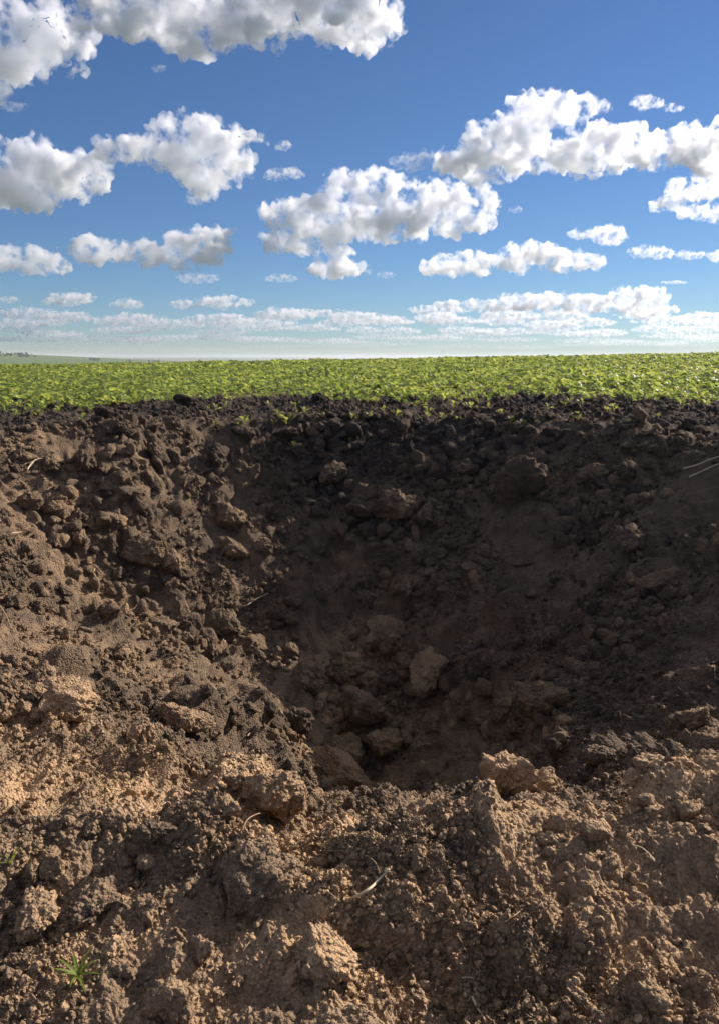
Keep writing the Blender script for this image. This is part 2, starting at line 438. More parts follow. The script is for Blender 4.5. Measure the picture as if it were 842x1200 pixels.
def place_clod(px, py, w, tan, label, group=None, mesh=None, squash=1.0, tall=1.0, sink=0.12, up=None):
    p, n, t, d = spot(px, py)
    r = 0.5 * w * d / F0 * 1.18
    o = link('earth_clod', mesh or RC.choice(HERO))
    o.scale = (r, r * squash, r * tall)
    rot = Matrix.Rotation(RC.uniform(0, 6.28), 4, 'Z') @ Matrix.Rotation(RC.uniform(-0.35, 0.35), 4, 'X')
    nn = (n * 0.6 + Vector((0, 0, 0.4))).normalized()
    o.rotation_euler = (nn.to_track_quat('Z', 'Y').to_matrix().to_4x4() @ rot).to_euler()
    o.location = p + nn * r * tall * (0.55 - sink)
    c = t if tan is None else tan
    o.color = (c, c, c, 1)
    return tag(o, label, 'clod', group)

HERO_CLODS = [
 # px, py, width, pale share, label, squash, tall
 (588, 914, 92, 0.80, 'big angular tan earth block standing on the near lip of the crater', 0.8, 0.95),
 (634, 922, 66, 0.72, 'jagged tan clod leaning against the right side of the big angular block', 0.9, 0.8),
 (566, 932, 48, 0.85, 'small flat pale clod lying in front of the big angular block', 0.7, 0.5),
 (456, 880, 46, 0.62, 'rounded tan clod peeping up behind the near lip in the pit', 0.9, 1.0),
 (405, 886, 56, 0.62, 'wide flat topped clod behind the near lip left of the rounded tan clod', 0.9, 0.8),
 (422, 838, 62, 0.55, 'large cracked brown clod low in the pit above the flat topped clod', 0.9, 1.0),
 (505, 797, 66, 0.58, 'reddish brown clod in the deep shade near the bottom of the pit', 0.8, 0.8),
 (636, 832, 76, 0.50, 'large brown clod in shade low on the right wall of the pit', 0.8, 0.9),
 (664, 852, 36, 0.75, 'small pale clod catching light below the large shaded clod', 0.6, 0.6),
 (644, 864, 22, 0.72, 'little tan clod just beneath the small pale clod', 0.9, 0.9),
 (590, 845, 30, 0.42, 'dark brown clod left of the large shaded clod on the pit wall', 0.9, 0.9),
 (268, 614, 46, 0.55, 'reddish clod at the upper end of the shadow edge on the slope', 0.8, 0.75),
 (309, 645, 27, 0.50, 'small knobbly clod right of the reddish clod at the shadow edge', 0.9, 0.9),
 (272, 648, 42, 0.48, 'flat brown clod directly below the reddish clod', 0.8, 0.6),
 (298, 772, 50, 0.46, 'big rounded brown clod halfway down the sunlit slope by the shade', 0.9, 0.95),
 (268, 735, 44, 0.46, 'smooth oblong clod above the big rounded brown clod', 0.7, 0.7),
 (338, 778, 38, 0.50, 'tan clod half in shadow right of the big rounded brown clod', 0.9, 0.8),
 (326, 726, 38, 0.40, 'greyish clod just inside the shade beside the sunlit slope', 0.9, 0.8),
 (250, 770, 30, 0.38, 'dark clod left of the big rounded brown clod', 0.9, 0.9),
 (345, 850, 40, 0.25, 'nearly black spongy clod at the foot of the sunlit slope', 0.9, 0.9),
 (155, 768, 56, 0.55, 'flat tan slab of earth on the lower sunlit slope', 0.7, 0.5),
 (208, 854, 68, 0.62, 'wide rough tan clod at the foot of the left foreground', 0.8, 0.75),
 (164, 870, 44, 0.75, 'upright pale clod left of the wide rough tan clod', 0.8, 1.0),
 (35, 770, 60, 0.60, 'low tan slab at the left edge above the pale heap', 0.7, 0.5),
 (75, 830, 90, 0.82, 'pale heap of earth near the left edge of the foreground', 0.8, 0.6),
 (300, 925, 80, 0.82, 'smooth pale clod on the near lip beside the large lumpy clod', 0.8, 0.6),
 (318, 952, 120, 0.72, 'large lumpy tan clod in the middle of the foreground', 0.8, 0.7),
 (400, 918, 90, 0.75, 'long low tan clod along the lip right of the large lumpy clod', 0.6, 0.5),
 (302, 1050, 110, 0.55, 'tall dark crumbly mound of earth below the large lumpy clod', 0.9, 0.85),
 (378, 1128, 86, 0.82, 'pale knobbly clod at the bottom right of the crumbly mound', 0.9, 0.7),
 (112, 1068, 66, 0.45, 'dark grey clod above the larger grass tuft', 0.8, 0.8),
 (45, 1085, 84, 0.72, 'broad tan clod at the left edge beside the dark grey clod', 0.8, 0.7),
 (132, 1118, 34, 0.80, 'small tan clod right of the larger grass tuft', 0.8, 0.8),
 (60, 1018, 46, 0.55, 'brown clod below the smaller grass tuft', 0.8, 0.7),
 (178, 985, 48, 0.40, 'dark rounded clod in the left foreground shade', 0.9, 0.9),
 (196, 1180, 70, 0.55, 'brown clod cut by the bottom edge of the picture', 0.8, 0.7),
 (768, 908, 78, 0.78, 'flat topped pale clod on the right part of the near lip', 0.7, 0.5),
 (745, 918, 26, 0.75, 'small round clod in front of the flat topped pale clod', 0.9, 0.9),
 (825, 912, 64, 0.42, 'dark brown clod at the right edge beside the flat topped pale clod', 0.9, 0.9),
 (700, 895, 60, 0.45, 'rough brown clod inside the lip left of the flat topped pale clod', 0.8, 0.7),
 (815, 850, 60, 0.50, 'rough clod on the rising right lip near the right edge', 0.8, 0.6),
 (462, 602, 54, 0.32, 'blocky grey clod sticking out high on the shaded far wall', 0.8, 0.9),
 (500, 610, 40, 0.30, 'grey clod right of the blocky grey clod on the far wall', 0.8, 0.8),
 (607, 582, 62, 0.28, 'tall grey slab of soil in the upper right far wall', 0.6, 1.2),
 (392, 560, 40, 0.25, 'dark clod at the top of the shaded far wall left of centre', 0.8, 0.8),
 (432, 585, 34, 0.28, 'dark clod just left of the blocky grey clod', 0.8, 0.8),
 (548, 552, 26, 0.28, 'small grey clod left of the tall grey slab', 0.8, 0.8),
 (475, 692, 40, 0.28, 'square edged clod halfway down the shaded far wall', 0.9, 0.9),
 (455, 748, 60, 0.35, 'low brown boss of soil above the pit bottom', 0.9, 0.7),
 (740, 640, 54, 0.30, 'broad dark clod on the upper right wall of the crater', 0.8, 0.7),
 (785, 690, 60, 0.32, 'broad dark clod lower on the right wall near the edge', 0.8, 0.7),
 (690, 560, 40, 0.26, 'grey lump on the far rim right of the tall grey slab', 0.8, 0.6),
 (36, 596, 32, 0.50, 'upright brown clod casting a long shadow on the left slope', 0.8, 1.1),
 (170, 655, 50, 0.45, 'large clod in the upper middle of the sunlit slope', 0.8, 0.8),
 (200, 665, 40, 0.50, 'clod adjoining the large clod in the upper sunlit slope', 0.8, 0.8),
 (70, 502, 15, 0.10, 'small black clod on the flat soil at far left', 0.9, 1.2),
 (125, 489, 24, 0.10, 'black clod near the left end of the crop edge', 0.8, 1.0),
 (142, 506, 24, 0.12, 'black clod just below the one at the crop edge', 0.8, 0.9),
 (215, 470, 30, 0.08, 'black mound of soil against the crop left of centre', 0.7, 0.5),
 (98, 546, 44, 0.40, 'wide brown clod on the left rim of the crater', 0.7, 0.7),
 (60, 548, 36, 0.35, 'brown clod left of the wide rim clod', 0.7, 0.7),
 (185, 532, 32, 0.35, 'reddish dark clod on the upper left rim', 0.8, 0.8),
 (256, 541, 38, 0.16, 'black clod at the upper left end of the crater shade', 0.8, 0.9),
 (338, 512, 32, 0.10, 'black clod on the far rim beside the seedlings', 0.8, 0.8),
 (372, 470, 18, 0.08, 'small black clod touching the crop edge near the centre', 0.8, 0.9),
]
for i, (px, py, w, tn, lab, sq, tl) in enumerate(HERO_CLODS):
    if 545 < py < 770 and tn < 0.36: tn += 0.12
    place_clod(px, py, w, tn, lab, None, ANGULAR[i % 3] if i in (0, 1, 2, 21, 22, 36) else HERO[i % len(HERO)], sq, tl, 0.42 if i in (0, 1) else 0.12)
    ws = []
    for q in lab.split():
        if ws and q.strip(',') in CUT: break
        ws.append(q.strip(','))
    NICK.append((px, py, ' '.join(ws)))
_names = [q[2] for q in NICK]
NICK = [q for q in NICK if _names.count(q[2]) == 1 and len(q[2].split()) >= 2]

def small_label(px, py, w, tan, w0, w1):
    size = 'tiny' if w < w0 + 0.12 * (w1 - w0) else 'small' if w < w0 + 0.5 * (w1 - w0) else 'middling'
    shade = 'dark' if tan < 0.3 else 'brown' if tan < 0.5 else 'tan'
    near = sorted(NICK, key=lambda q: (q[0] - px) ** 2 + (q[1] - py) ** 2)
    for q in near[:2]:
        dx, dy = px - q[0], py - q[1]
        far = math.hypot(dx, dy)
        if abs(dx) > 2 * abs(dy): side = 'right of' if dx > 0 else 'left of'
        elif abs(dy) > 2 * abs(dx): side = 'below' if dy > 0 else 'above'
        else: side = ('below and ' if dy > 0 else 'above and ') + ('right of' if dx > 0 else 'left of')
        gap = 'close ' if far < 35 else 'some way ' if far > 70 else ''
        for body in ('%s clod %s%s the %s' % (shade, gap, side, q[2]), '%s %s clod %s%s the %s' % (size, shade, gap, side, q[2])):
            if body not in USED and len(body.split()) <= 16:
                USED.add(body); return body
    return None

ZONES = [
 # how many, polygon-ish box (x0, x1, y0, y1), keep test, width range, label
 (92, (-10, 330, 560, 860), lambda x, y: x < 215 + (y - 560) * 0.38, (11, 36), 'loose brown clod among others on the sunlit left slope of the crater', 'clods strewn over the sunlit left slope'),
 (40, (10, 320, 500, 570), lambda x, y: True, (8, 24), 'dark loose clod scattered along the left rim of the crater', 'clods along the left rim'),
 (58, (320, 842, 530, 850), lambda x, y: y < 900 - max(0, x - 600) * 0.5, (10, 34), 'grey brown clod among others on the shaded wall of the crater', 'clods in the shaded wall'),
 (20, (330, 560, 770, 880), lambda x, y: True, (12, 34), 'brown clod in the jumble at the bottom of the pit', 'clods at the pit bottom'),
 (26, (330, 842, 476, 535), lambda x, y: True, (8, 18), 'small black clod on the bare far rim below the crop', 'clods on the far rim'),
 (60, (0, 842, 935, 1195), lambda x, y: True, (16, 46), 'loose tan clod lying in the crumbly soil of the foreground', 'clods in the foreground'),
]
for (n, (x0, x1, y0, y1), keep, (w0, w1), lab, grp) in ZONES:
    k = 0
    while k < n:
        px = RC.uniform(x0, x1); py = RC.uniform(y0, y1)
        if not keep(px, py): continue
        w = w0 + (w1 - w0) * RC.random() ** 2.2
        own = small_label(px, py, w, spot(px, py)[2], w0, w1)
        place_clod(px, py, w, None, own or lab, grp, RC.choice(SMALL), RC.uniform(0.7, 1), RC.uniform(0.65, 1.0), 0.3)
        k += 1

# ---- crumbs too many and too small to count
def scatter(name, pts, rot, scl, protos, tan=None, label=None, cat=None):
    """one object: a copy of a prototype on each point, by geometry nodes"""
    n = len(pts)
    me = bpy.data.meshes.new(name); me.vertices.add(n); me.vertices.foreach_set('co', np.asarray(pts, np.float32).ravel())
    def attr(nm, ty, data, key):
        a = me.attributes.new(nm, ty, 'POINT'); a.data.foreach_set(key, np.asarray(data).ravel())
    attr('rot', 'FLOAT_VECTOR', np.asarray(rot, np.float32), 'vector')
    attr('scl', 'FLOAT_VECTOR', np.asarray(scl, np.float32), 'vector')
    attr('pick', 'INT', np.random.default_rng(n).integers(0, len(protos), n).astype(np.int32), 'value')
    if tan is not None: attr('tan', 'FLOAT', np.asarray(tan, np.float32), 'value')
    coll = bpy.data.collections.new(name + '_kinds')
    for k, m in enumerate(protos):
        coll.objects.link(bpy.data.objects.new('%s_kind_%02d' % (name, k), m))
    ng = bpy.data.node_groups.new(name, 'GeometryNodeTree')
    ng.interface.new_socket('Geometry', in_out='INPUT', socket_type='NodeSocketGeometry')
    ng.interface.new_socket('Geometry', in_out='OUTPUT', socket_type='NodeSocketGeometry')
    N = ng.nodes; L = ng.links
    gi = N.new('NodeGroupInput'); go = N.new('NodeGroupOutput')
    ci = N.new('GeometryNodeCollectionInfo'); ci.inputs['Collection'].default_value = coll
    ci.inputs['Separate Children'].default_value = True; ci.inputs['Reset Children'].default_value = True
    ip = N.new('GeometryNodeInstanceOnPoints'); ip.inputs['Pick Instance'].default_value = True
    def named(nm, ty):
        a = N.new('GeometryNodeInputNamedAttribute'); a.data_type = ty; a.inputs['Name'].default_value = nm
        return a.outputs['Attribute']
    L.new(gi.outputs[0], ip.inputs['Points']); L.new(ci.outputs[0], ip.inputs['Instance'])
    L.new(named('pick', 'INT'), ip.inputs['Instance Index'])
    er = N.new('FunctionNodeEulerToRotation'); L.new(named('rot', 'FLOAT_VECTOR'), er.inputs[0])
    L.new(er.outputs[0], ip.inputs['Rotation']); L.new(named('scl', 'FLOAT_VECTOR'), ip.inputs['Scale'])
    L.new(ip.outputs[0], go.inputs[0])
    o = link(name, me); md = o.modifiers.new('scatter', 'NODES'); md.node_group = ng
    return tag(o, label, cat, None, 'stuff')

def build_crumbs():
    rs = np.random.default_rng(21)
    protos = [lump_mesh('crumb', 70 + k, 3 if k < 5 else 2, M_CRUMB, 5) for k in range(9)]
    r = np.linalg.norm(G_P[:, :2], axis=1)
    ang = np.degrees(np.abs(np.arctan2(G_P[:, 0], G_P[:, 1])))
    ok = (r > 0.6) & (r < 16) & (ang < 50)
    # the sheet is gridded finer near the eye, so picking its corners evenly spreads crumbs evenly in sight
    idx = np.nonzero(ok)[0]
    px = r[idx]
    clump = fbm2(G_P[idx, 0] * 1.6, G_P[idx, 1] * 1.6, 3, 88)
    w = np.clip(0.16 + 1.3 * clump, 0.03, 1.3)
    w = w * np.where(px < 1.0, 0.45, 1.0)
    w /= w.sum()
    n = 190000
    pick = rs.choice(idx, n, p=w)
    p = G_P[pick] + rs.normal(size=(n, 3)) * 0.004
    d = np.linalg.norm(p - np.array(EYE), axis=1)
    s = d * (0.0011 + 0.0060 * rs.random(n) ** 8) * np.where(d > 4, 0.85, 1.0)
    s = np.clip(s, 0.0025, 0.055)
    p = p + G_N[pick] * (s * 0.25)[:, None]
    sc = s[:, None] * (0.7 + 0.5 * rs.random((n, 3)))
    tan = np.clip(G_TAN[pick] + rs.normal(size=n) * 0.10, 0, 1)
    scatter('soil_crumbs', p, rs.random((n, 3)) * 6.28, sc, protos, tan, 'small crumbs of loose earth strewn over the crater and its rim', 'soil')
def build_lumps():
    rs = np.random.default_rng(22)
    protos = [lump_mesh('lump', 90 + k, 3, M_CRUMB, 4) for k in range(8)]
    r = np.linalg.norm(G_P[:, :2], axis=1)
    ang = np.degrees(np.abs(np.arctan2(G_P[:, 0], G_P[:, 1])))
    idx = np.nonzero((r > 1.6) & (r < 15) & (ang < 48))[0]
    cl = fbm2(G_P[idx, 0] * 1.1 + 9, G_P[idx, 1] * 1.1, 3, 188)
    w = np.clip(0.25 + 1.2 * cl, 0.02, 1.5) * np.where(r[idx] < 2.6, 0.3, 1.0) * np.where((G_T[idx] < 1.0) & (G_P[idx, 1] > 4.0), 2.6, 1.0) * np.where(G_P[idx, 0] < -0.7, 0.4, 1.0); w /= w.sum()
    n = 8000
    pick = rs.choice(idx, n, p=w)
    d = np.linalg.norm(G_P[pick] - np.array(EYE), axis=1)
    s = np.clip(d * (0.0030 + 0.0135 * rs.random(n) ** 4.5), 0.008, 0.13)
    s = s * np.where(G_P[pick, 1] > 8.6, 0.55, 1.0)
    sc = s[:, None] * (0.65 + 0.5 * rs.random((n, 3)))
    tan = np.clip(G_TAN[pick] + rs.normal(size=n) * 0.09, 0, 1)
    scatter('soil_lumps', G_P[pick] + G_N[pick] * (s * 0.2)[:, None], rs.random((n, 3)) * 6.28, sc, protos, tan, 'small lumps of earth lying thick over the crater walls', 'soil')

build_crumbs()
build_lumps()
# ------------------------------------------------------------------ the crop, the weeds, straws and roots, far trees
def leaf_strip(V, F, base, az, length, width, lift, droop, petiole, rs, fold=0.25, nseg=4):
    """one leaf: stalk and an arched, folded blade"""
    ca, sa = math.cos(az), math.sin(az)
    def P(s, w, h): return (base[0] + ca * s - sa * w, base[1] + sa * s + ca * w, base[2] + h)
    pl = petiole
    ds, dh = math.cos(lift), math.sin(lift)
    k0 = len(V); pw = width * 0.07
    V += [P(0, -pw, 0), P(0, pw, 0), P(pl * ds, -pw, pl * dh), P(pl * ds, pw, pl * dh)]
    F.append((k0, k0 + 1, k0 + 3, k0 + 2))
    s, h, a = pl * ds, pl * dh, lift
    k0 = len(V)
    tw = rs.uniform(-0.5, 0.5)
    for i in range(nseg + 1):
        u = i / nseg
        wd = width * 0.5 * (math.sin(math.pi * min(1, (u * 0.86 + 0.10))) ** 0.75) if i < nseg else width * 0.05
        f = fold * wd
        V += [P(s, -wd, h + f - tw * wd), P(s, 0, h), P(s, wd, h + f + tw * wd)]
        if i: 
            q = k0 + 3 * (i - 1)
            F.append((q, q + 1, q + 4, q + 3)); F.append((q + 1, q + 2, q + 5, q + 4))
        a -= droop / nseg
        s += math.cos(a) * length / nseg; h += math.sin(a) * length / nseg

def plant_mesh(name, seed, n, leaf, width, hgt, mat, lift=(0.5, 1.3), droop=(0.5, 1.4)):
    rs = random.Random(seed); V = []; F = []
    for k in range(n):
        az = k * 2.4 + rs.uniform(-0.4, 0.4)
        lf = rs.uniform(*lift)
        leaf_strip(V, F, (rs.uniform(-0.02, 0.02), rs.uniform(-0.02, 0.02), 0), az, leaf * rs.uniform(0.7, 1.15), width * rs.uniform(0.75, 1.1), lf, rs.uniform(*droop), hgt * rs.uniform(0.5, 1.0), rs)
    return mesh_np(name, np.array(V), np.array(F), mat)

CROP = [plant_mesh('crop_plant', 100 + k, 15, 0.105, 0.070, 0.13, M_CROP) for k in range(6)]
CROP_LOW = [plant_mesh('crop_plant', 120 + k, 14, 0.115, 0.080, 0.13, M_CROP) for k in range(4)]

def field_z(x, y):
    return crater(x, y, land(x, y))[0]

def crop_edge(x):
    """where the standing crop begins beyond the ejecta"""
    return 14.6 + 1.5 * noise2(x * 0.35 + 2, x * 0 + 3.3, 15) + 0.5 * noise2(x * 1.3, x * 0 + 7.1, 16) + 0.06 * np.abs(x - 1) - 3.0 * sstep(3.2, 6, -x) - 1.8 * sstep(3.5, 7, x)

def plant_field():
    rs = np.random.default_rng(9)
    row_a = math.radians(16)                                   # rows run slightly across the line of sight
    cr, sr = math.cos(row_a), math.sin(row_a)
    P = []
    for (y0, y1, sp, inr) in ((10, 26, 0.38, 0.19), (26, 45, 0.46, 0.28), (45, 84, 0.75, 0.55)):
        m = 78
        rows = np.arange(-m, m, sp); along = np.arange(0, 1.5 * y1, inr)
        A, B = np.meshgrid(rows, along)
        A = A + rs.normal(size=A.shape) * 0.07; B = B + rs.normal(size=B.shape) * 0.08
        x = A * cr + B * sr; y = -A * sr + B * cr
        k = (y >= y0) & (y < y1) & (np.abs(x) < 0.72 * y + 3) & (rs.random(x.shape) < 0.93 * sstep(-1.8, 1.6, y - crop_edge(x)) ** 1.6)
        P.append(np.stack([x[k], y[k], np.full(k.sum(), (inr * sp / 0.096) ** 0.32)], 1))
    P = np.concatenate(P)
    d = np.hypot(P[:, 0], P[:, 1])
    infr = np.abs(P[:, 0]) < 0.50 * P[:, 1]
    depth_in = P[:, 1] - crop_edge(P[:, 0])
    order = np.argsort(np.where(infr, depth_in + 0.15 * d, 1e6))
    first = order[:295]; rest = order[295:]
    z = field_z(P[:, 0], P[:, 1])
    vig = 1 + 0.5 * fbm2(P[:, 0] * 0.25, P[:, 1] * 0.25, 3, 66)
    vig = vig * (0.62 + 0.46 * sstep(-1, 4, depth_in))
    sc = P[:, 2] * vig * (0.85 + 0.3 * rs.random(len(P)))
    RP = random.Random(8)
    for i in first:
        o = link('crop_plant', CROP[RP.randrange(len(CROP))], (P[i, 0], P[i, 1], z[i] - 0.01))
        o.rotation_euler = (RP.uniform(-0.12, 0.12), RP.uniform(-0.12, 0.12), RP.uniform(0, 6.28)); o.scale = (sc[i],) * 3
        tag(o, 'leafy green crop plant in the front rows where the field meets bare soil', 'plant', 'front rows of the crop')
    n = len(rest)
    rot = np.stack([rs.normal(size=n) * 0.08, rs.normal(size=n) * 0.08, rs.random(n) * 6.28], 1)
    scatter('crop_field', np.stack([P[rest, 0], P[rest, 1], z[rest] - 0.01], 1), rot, np.repeat(sc[rest][:, None], 3, 1), CROP_LOW, None,
            'dense green leafy crop covering the field to the skyline', 'crop')
plant_field()

# seedlings on the bare rim
WEED = [plant_mesh('seedling', 200 + k, 6 + k, 0.055, 0.036, 0.06, M_WEED, (0.6, 1.4), (0.3, 1.0)) for k in range(4)]
RW = random.Random(12)
def place_weed(px, py, h, label, group=None):
    p, n, t, d = spot(px, py)
    o = link('seedling', RW.choice(WEED), p - Vector((0, 0, 0.01)))
    s = h * d / F0 / 0.105
    o.scale = (s, s, s); o.rotation_euler = (RW.uniform(-0.2, 0.2), RW.uniform(-0.2, 0.2), RW.uniform(0, 6.28))
    tag(o, label, 'seedling', group)
for (px, py, h, lab) in (
    (289, 497, 13, 'pale green seedling low on the dark far rim at left'),
    (338, 496, 15, 'largest pale green seedling on the far rim left of centre'),
    (327, 486, 10, 'seedling just above the largest one on the far rim'),
    (342, 523, 10, 'seedling lowest down the far rim, above the shaded wall'),
    (408, 520, 9, 'lone small seedling on the slope below the centre of the crop'),
    (266, 472, 8, 'small yellow seedling close to the crop left of centre'),
    (314, 475, 7, 'tiny yellow seedling beside the crop edge left of centre'),
    (357, 481, 8, 'pale seedling between two dark clods on the far rim'),
    (436, 492, 13, 'yellowish seedling at the middle of the far rim'),
    (422, 512, 10, 'yellowish seedling below the middle of the far rim'),
    (500, 482, 12, 'seedling on the far rim right of centre, left of the pair'),
    (531, 476, 12, 'taller seedling of the pair right of centre'),
    (551, 478, 11, 'shorter seedling of the pair right of centre'),
    (614, 500, 12, 'bright seedling alone on the right part of the far rim'),
    (48, 484, 12, 'dry yellow seedling at the left end of the crop edge'),
    (99, 493, 14, 'withered pale seedling on the dark soil at left')):
    place_weed(px, py, h, lab)
for k in range(36):
    place_weed(RW.uniform(240, 790), RW.uniform(468, 500), RW.uniform(6, 11), 'tiny sprout scattered on the far rim just below the crop', 'sprouts below the crop edge')

# grass tufts in the foreground
def grass_tuft(px, py, w, blades, seed, label):
    p, n, t, d = spot(px, py)
    rs = random.Random(seed)
    root = bpy.data.objects.new('grass_tuft', None); COL.objects.link(root); root.location = p + Vector((0, -0.01, 0.004))
    root.empty_display_size = 0.02
    L0 = w * d / F0 * 0.85
    for k in range(blades):
        az = k * 6.283 / blades + rs.uniform(-0.3, 0.3); V = []; F = []
        lf = rs.uniform(0.5, 1.35); ln = L0 * rs.uniform(0.75, 1.2)
        ca, sa = math.cos(az), math.sin(az); s = h = 0.0; a = lf
        for i in range(7):
            u = i / 6; wd = L0 * 0.062 * (1 - u ** 2.2) + 0.0002
            V += [(ca * s - sa * -wd, sa * s + ca * -wd, h + wd * 0.5), (ca * s, sa * s, h), (ca * s - sa * wd, sa * s + ca * wd, h + wd * 0.5)]
            if i:
                q = 3 * (i - 1); F += [(q, q + 1, q + 4, q + 3), (q + 1, q + 2, q + 5, q + 4)]
            a -= rs.uniform(0.02, 0.22); s += math.cos(a) * ln / 6; h += math.sin(a) * ln / 6
        b = link('blade', mesh_np('blade', np.array(V), np.array(F), M_GRASS)); b.parent = root
    tag(root, label, 'grass')
grass_tuft(94, 1143, 40, 9, 4, 'larger spiky green grass tuft at the bottom left of the foreground')
grass_tuft(16, 1010, 24, 5, 6, 'small upright green grass tuft near the left edge')

# roots and straws
def tube(name, pts, r0, r1, mat, label, cat, group=None):
    P = [Vector(p) for p in pts]
    # smooth path
    Q = []
    for i in range(len(P) - 1):
        a = P[max(0, i - 1)]; b = P[i]; c = P[i + 1]; d = P[min(len(P) - 1, i + 2)]
        for k in range(6):
            t = k / 6
            Q.append(0.5 * ((2 * b) + (c - a) * t + (2 * a - 5 * b + 4 * c - d) * t * t + (3 * b - a - 3 * c + d) * t ** 3))
    Q.append(P[-1])
    V = []; F = []
    org = Q[0].copy()
    for i, q in enumerate(Q):
        tg = (Q[min(i + 1, len(Q) - 1)] - Q[max(i - 1, 0)]).normalized()
        s1 = tg.cross(Vector((0, 0, 1))); s1 = s1.normalized() if s1.length > 1e-4 else Vector((1, 0, 0)); s2 = tg.cross(s1)
        r = r0 + (r1 - r0) * i / (len(Q) - 1)
        for k in range(5):
            a = k * 2 * math.pi / 5
            V.append(q - org + (s1 * math.cos(a) + s2 * math.sin(a)) * r)
        if i:
            for k in range(5):
                F.append((5 * (i - 1) + k, 5 * (i - 1) + (k + 1) % 5, 5 * i + (k + 1) % 5, 5 * i + k))
    return tag(link(name, mesh_np(name, np.array([v[:] for v in V]), np.array(F), mat), org), label, cat, group)

def stalk(name, pix, width, mat, label, cat, lift=1.0, arch=0.0):
    """a stalk lying over the soil along a run of places in the layout frame"""
    pts = []; dd = 1
    for i, (px, py) in enumerate(pix):
        p, n, t, d = spot(px, py); dd = d
        u = i / (len(pix) - 1)
        pts.append(p + Vector((0, 0, width * d / F0 * lift + arch * d / F0 * math.sin(math.pi * u))))
    r = 0.5 * width * dd / F0
    return tube(name, pts, r, r * 0.55, mat, label, cat)

stalk('root', [(380, 1006), (402, 1008), (425, 1014), (440, 1023), (447, 1034)], 2.6, M_ROOT, 'thin brown root curving over the soil right of the crumbly mound', 'root', 3, 6)
stalk('straw', [(414, 1063), (430, 1056), (445, 1046), (454, 1034), (456, 1029)], 4.0, M_STRAW, 'bright white straw bent like a hook in the foreground', 'straw', 3, 5)
stalk('root', [(283, 984), (292, 972), (308, 967), (330, 970), (352, 976)], 1.9, M_ROOT, 'pale rootlet arching over the front of the large lumpy clod', 'root', 4, 8)
stalk('straw', [(800, 554), (815, 549), (830, 543), (846, 538)], 2.2, M_STRAW, 'upper of two pale stalks at the right edge of the far wall', 'straw', 2, 0.5)
stalk('straw', [(806, 563), (820, 557), (834, 551), (846, 547)], 2.2, M_STRAW, 'lower of two pale stalks at the right edge of the far wall', 'straw', 2, 0.5)
stalk('straw', [(32, 554), (42, 547), (55, 544), (68, 542)], 1.8, M_STRAW, 'thin pale stalk on the left rim beside the brown clods', 'straw', 2, 4)
stalk('straw', [(0, 634), (12, 631), (26, 628)], 2.0, M_STRAW, 'pale straw at the left edge of the sunlit slope', 'straw', 2, 2)
stalk('straw', [(290, 712), (302, 706), (315, 699)], 2.0, M_STRAW, 'short straw on the slope near the shadow edge', 'straw', 2, 2)
stalk('straw', [(120, 862), (119, 852), (121, 843)], 2.2, M_STRAW, 'short upright straw on the pale heap at left', 'straw', 2, 8)
stalk('root', [(290, 868), (300, 862), (315, 862), (328, 868)], 2.0, M_ROOT, 'thin root looped over the crest left of the flat topped clod', 'root', 3, 5)
stalk('root', [(370, 1025), (373, 1042), (384, 1052), (395, 1058)], 3.0, M_ROOT, 'dark root poking from the soil left of the hooked straw', 'root', 2, 2)
stalk('root', [(255, 1000), (258, 1008), (264, 1014)], 2.0, M_ROOT, 'forked rootlet left of the crumbly mound', 'root', 2, 2)
stalk('straw', [(740, 994), (752, 1000), (766, 1010)], 2.2, M_STRAW, 'short faded straw in the right foreground', 'straw', 2, 2)
stalk('root', [(585, 1090), (600, 1080), (612, 1070)], 2.0, M_ROOT, 'fine root in the middle of the right foreground', 'root', 2, 2)
stalk('straw', [(552, 1172), (558, 1184), (566, 1198)], 3.0, M_STRAW, 'straw touching the bottom edge right of the centre', 'straw', 2, 2)
stalk('straw', [(174, 1060), (178, 1064), (180, 1070)], 2.6, M_STRAW, 'tiny white straw right of the dark grey clod', 'straw', 2, 3)
stalk('straw', [(650, 512), (658, 508), (668, 505)], 1.6, M_STRAW, 'short pale straw on the right part of the far rim', 'straw', 2, 2)
stalk('root', [(0, 715), (8, 728), (16, 738)], 2.6, M_ROOT, 'dark root at the left edge of the sunlit slope', 'root', 2, 2)

# fine fibres of root and straw in the loose soil
RF = random.Random(31)
for k in range(34):
    px, py = (RF.uniform(10, 830), RF.uniform(930, 1190)) if k < 22 else (RF.uniform(10, 280), RF.uniform(600, 900))
    a = RF.uniform(0, 6.28); ln = RF.uniform(9, 24) if k < 22 else RF.uniform(6, 13); b = RF.uniform(-0.9, 0.9)
    pts = [(px, py)]
    for j in range(3):
        pts.append((pts[-1][0] + ln / 3 * math.cos(a), pts[-1][1] + ln / 3 * math.sin(a) * 0.7)); a += b
    o = stalk('fibre', pts, RF.uniform(0.9, 1.7), M_STRAW if RF.random() < 0.45 else M_ROOT, 'fine fibre of root or straw in the foreground soil' if k < 22 else 'fine fibre of root or straw on the sunlit slope', 'fibre', 1.5, RF.uniform(0, 2))
    o['group'] = 'fibres in the foreground soil' if k < 22 else 'fibres on the sunlit slope'

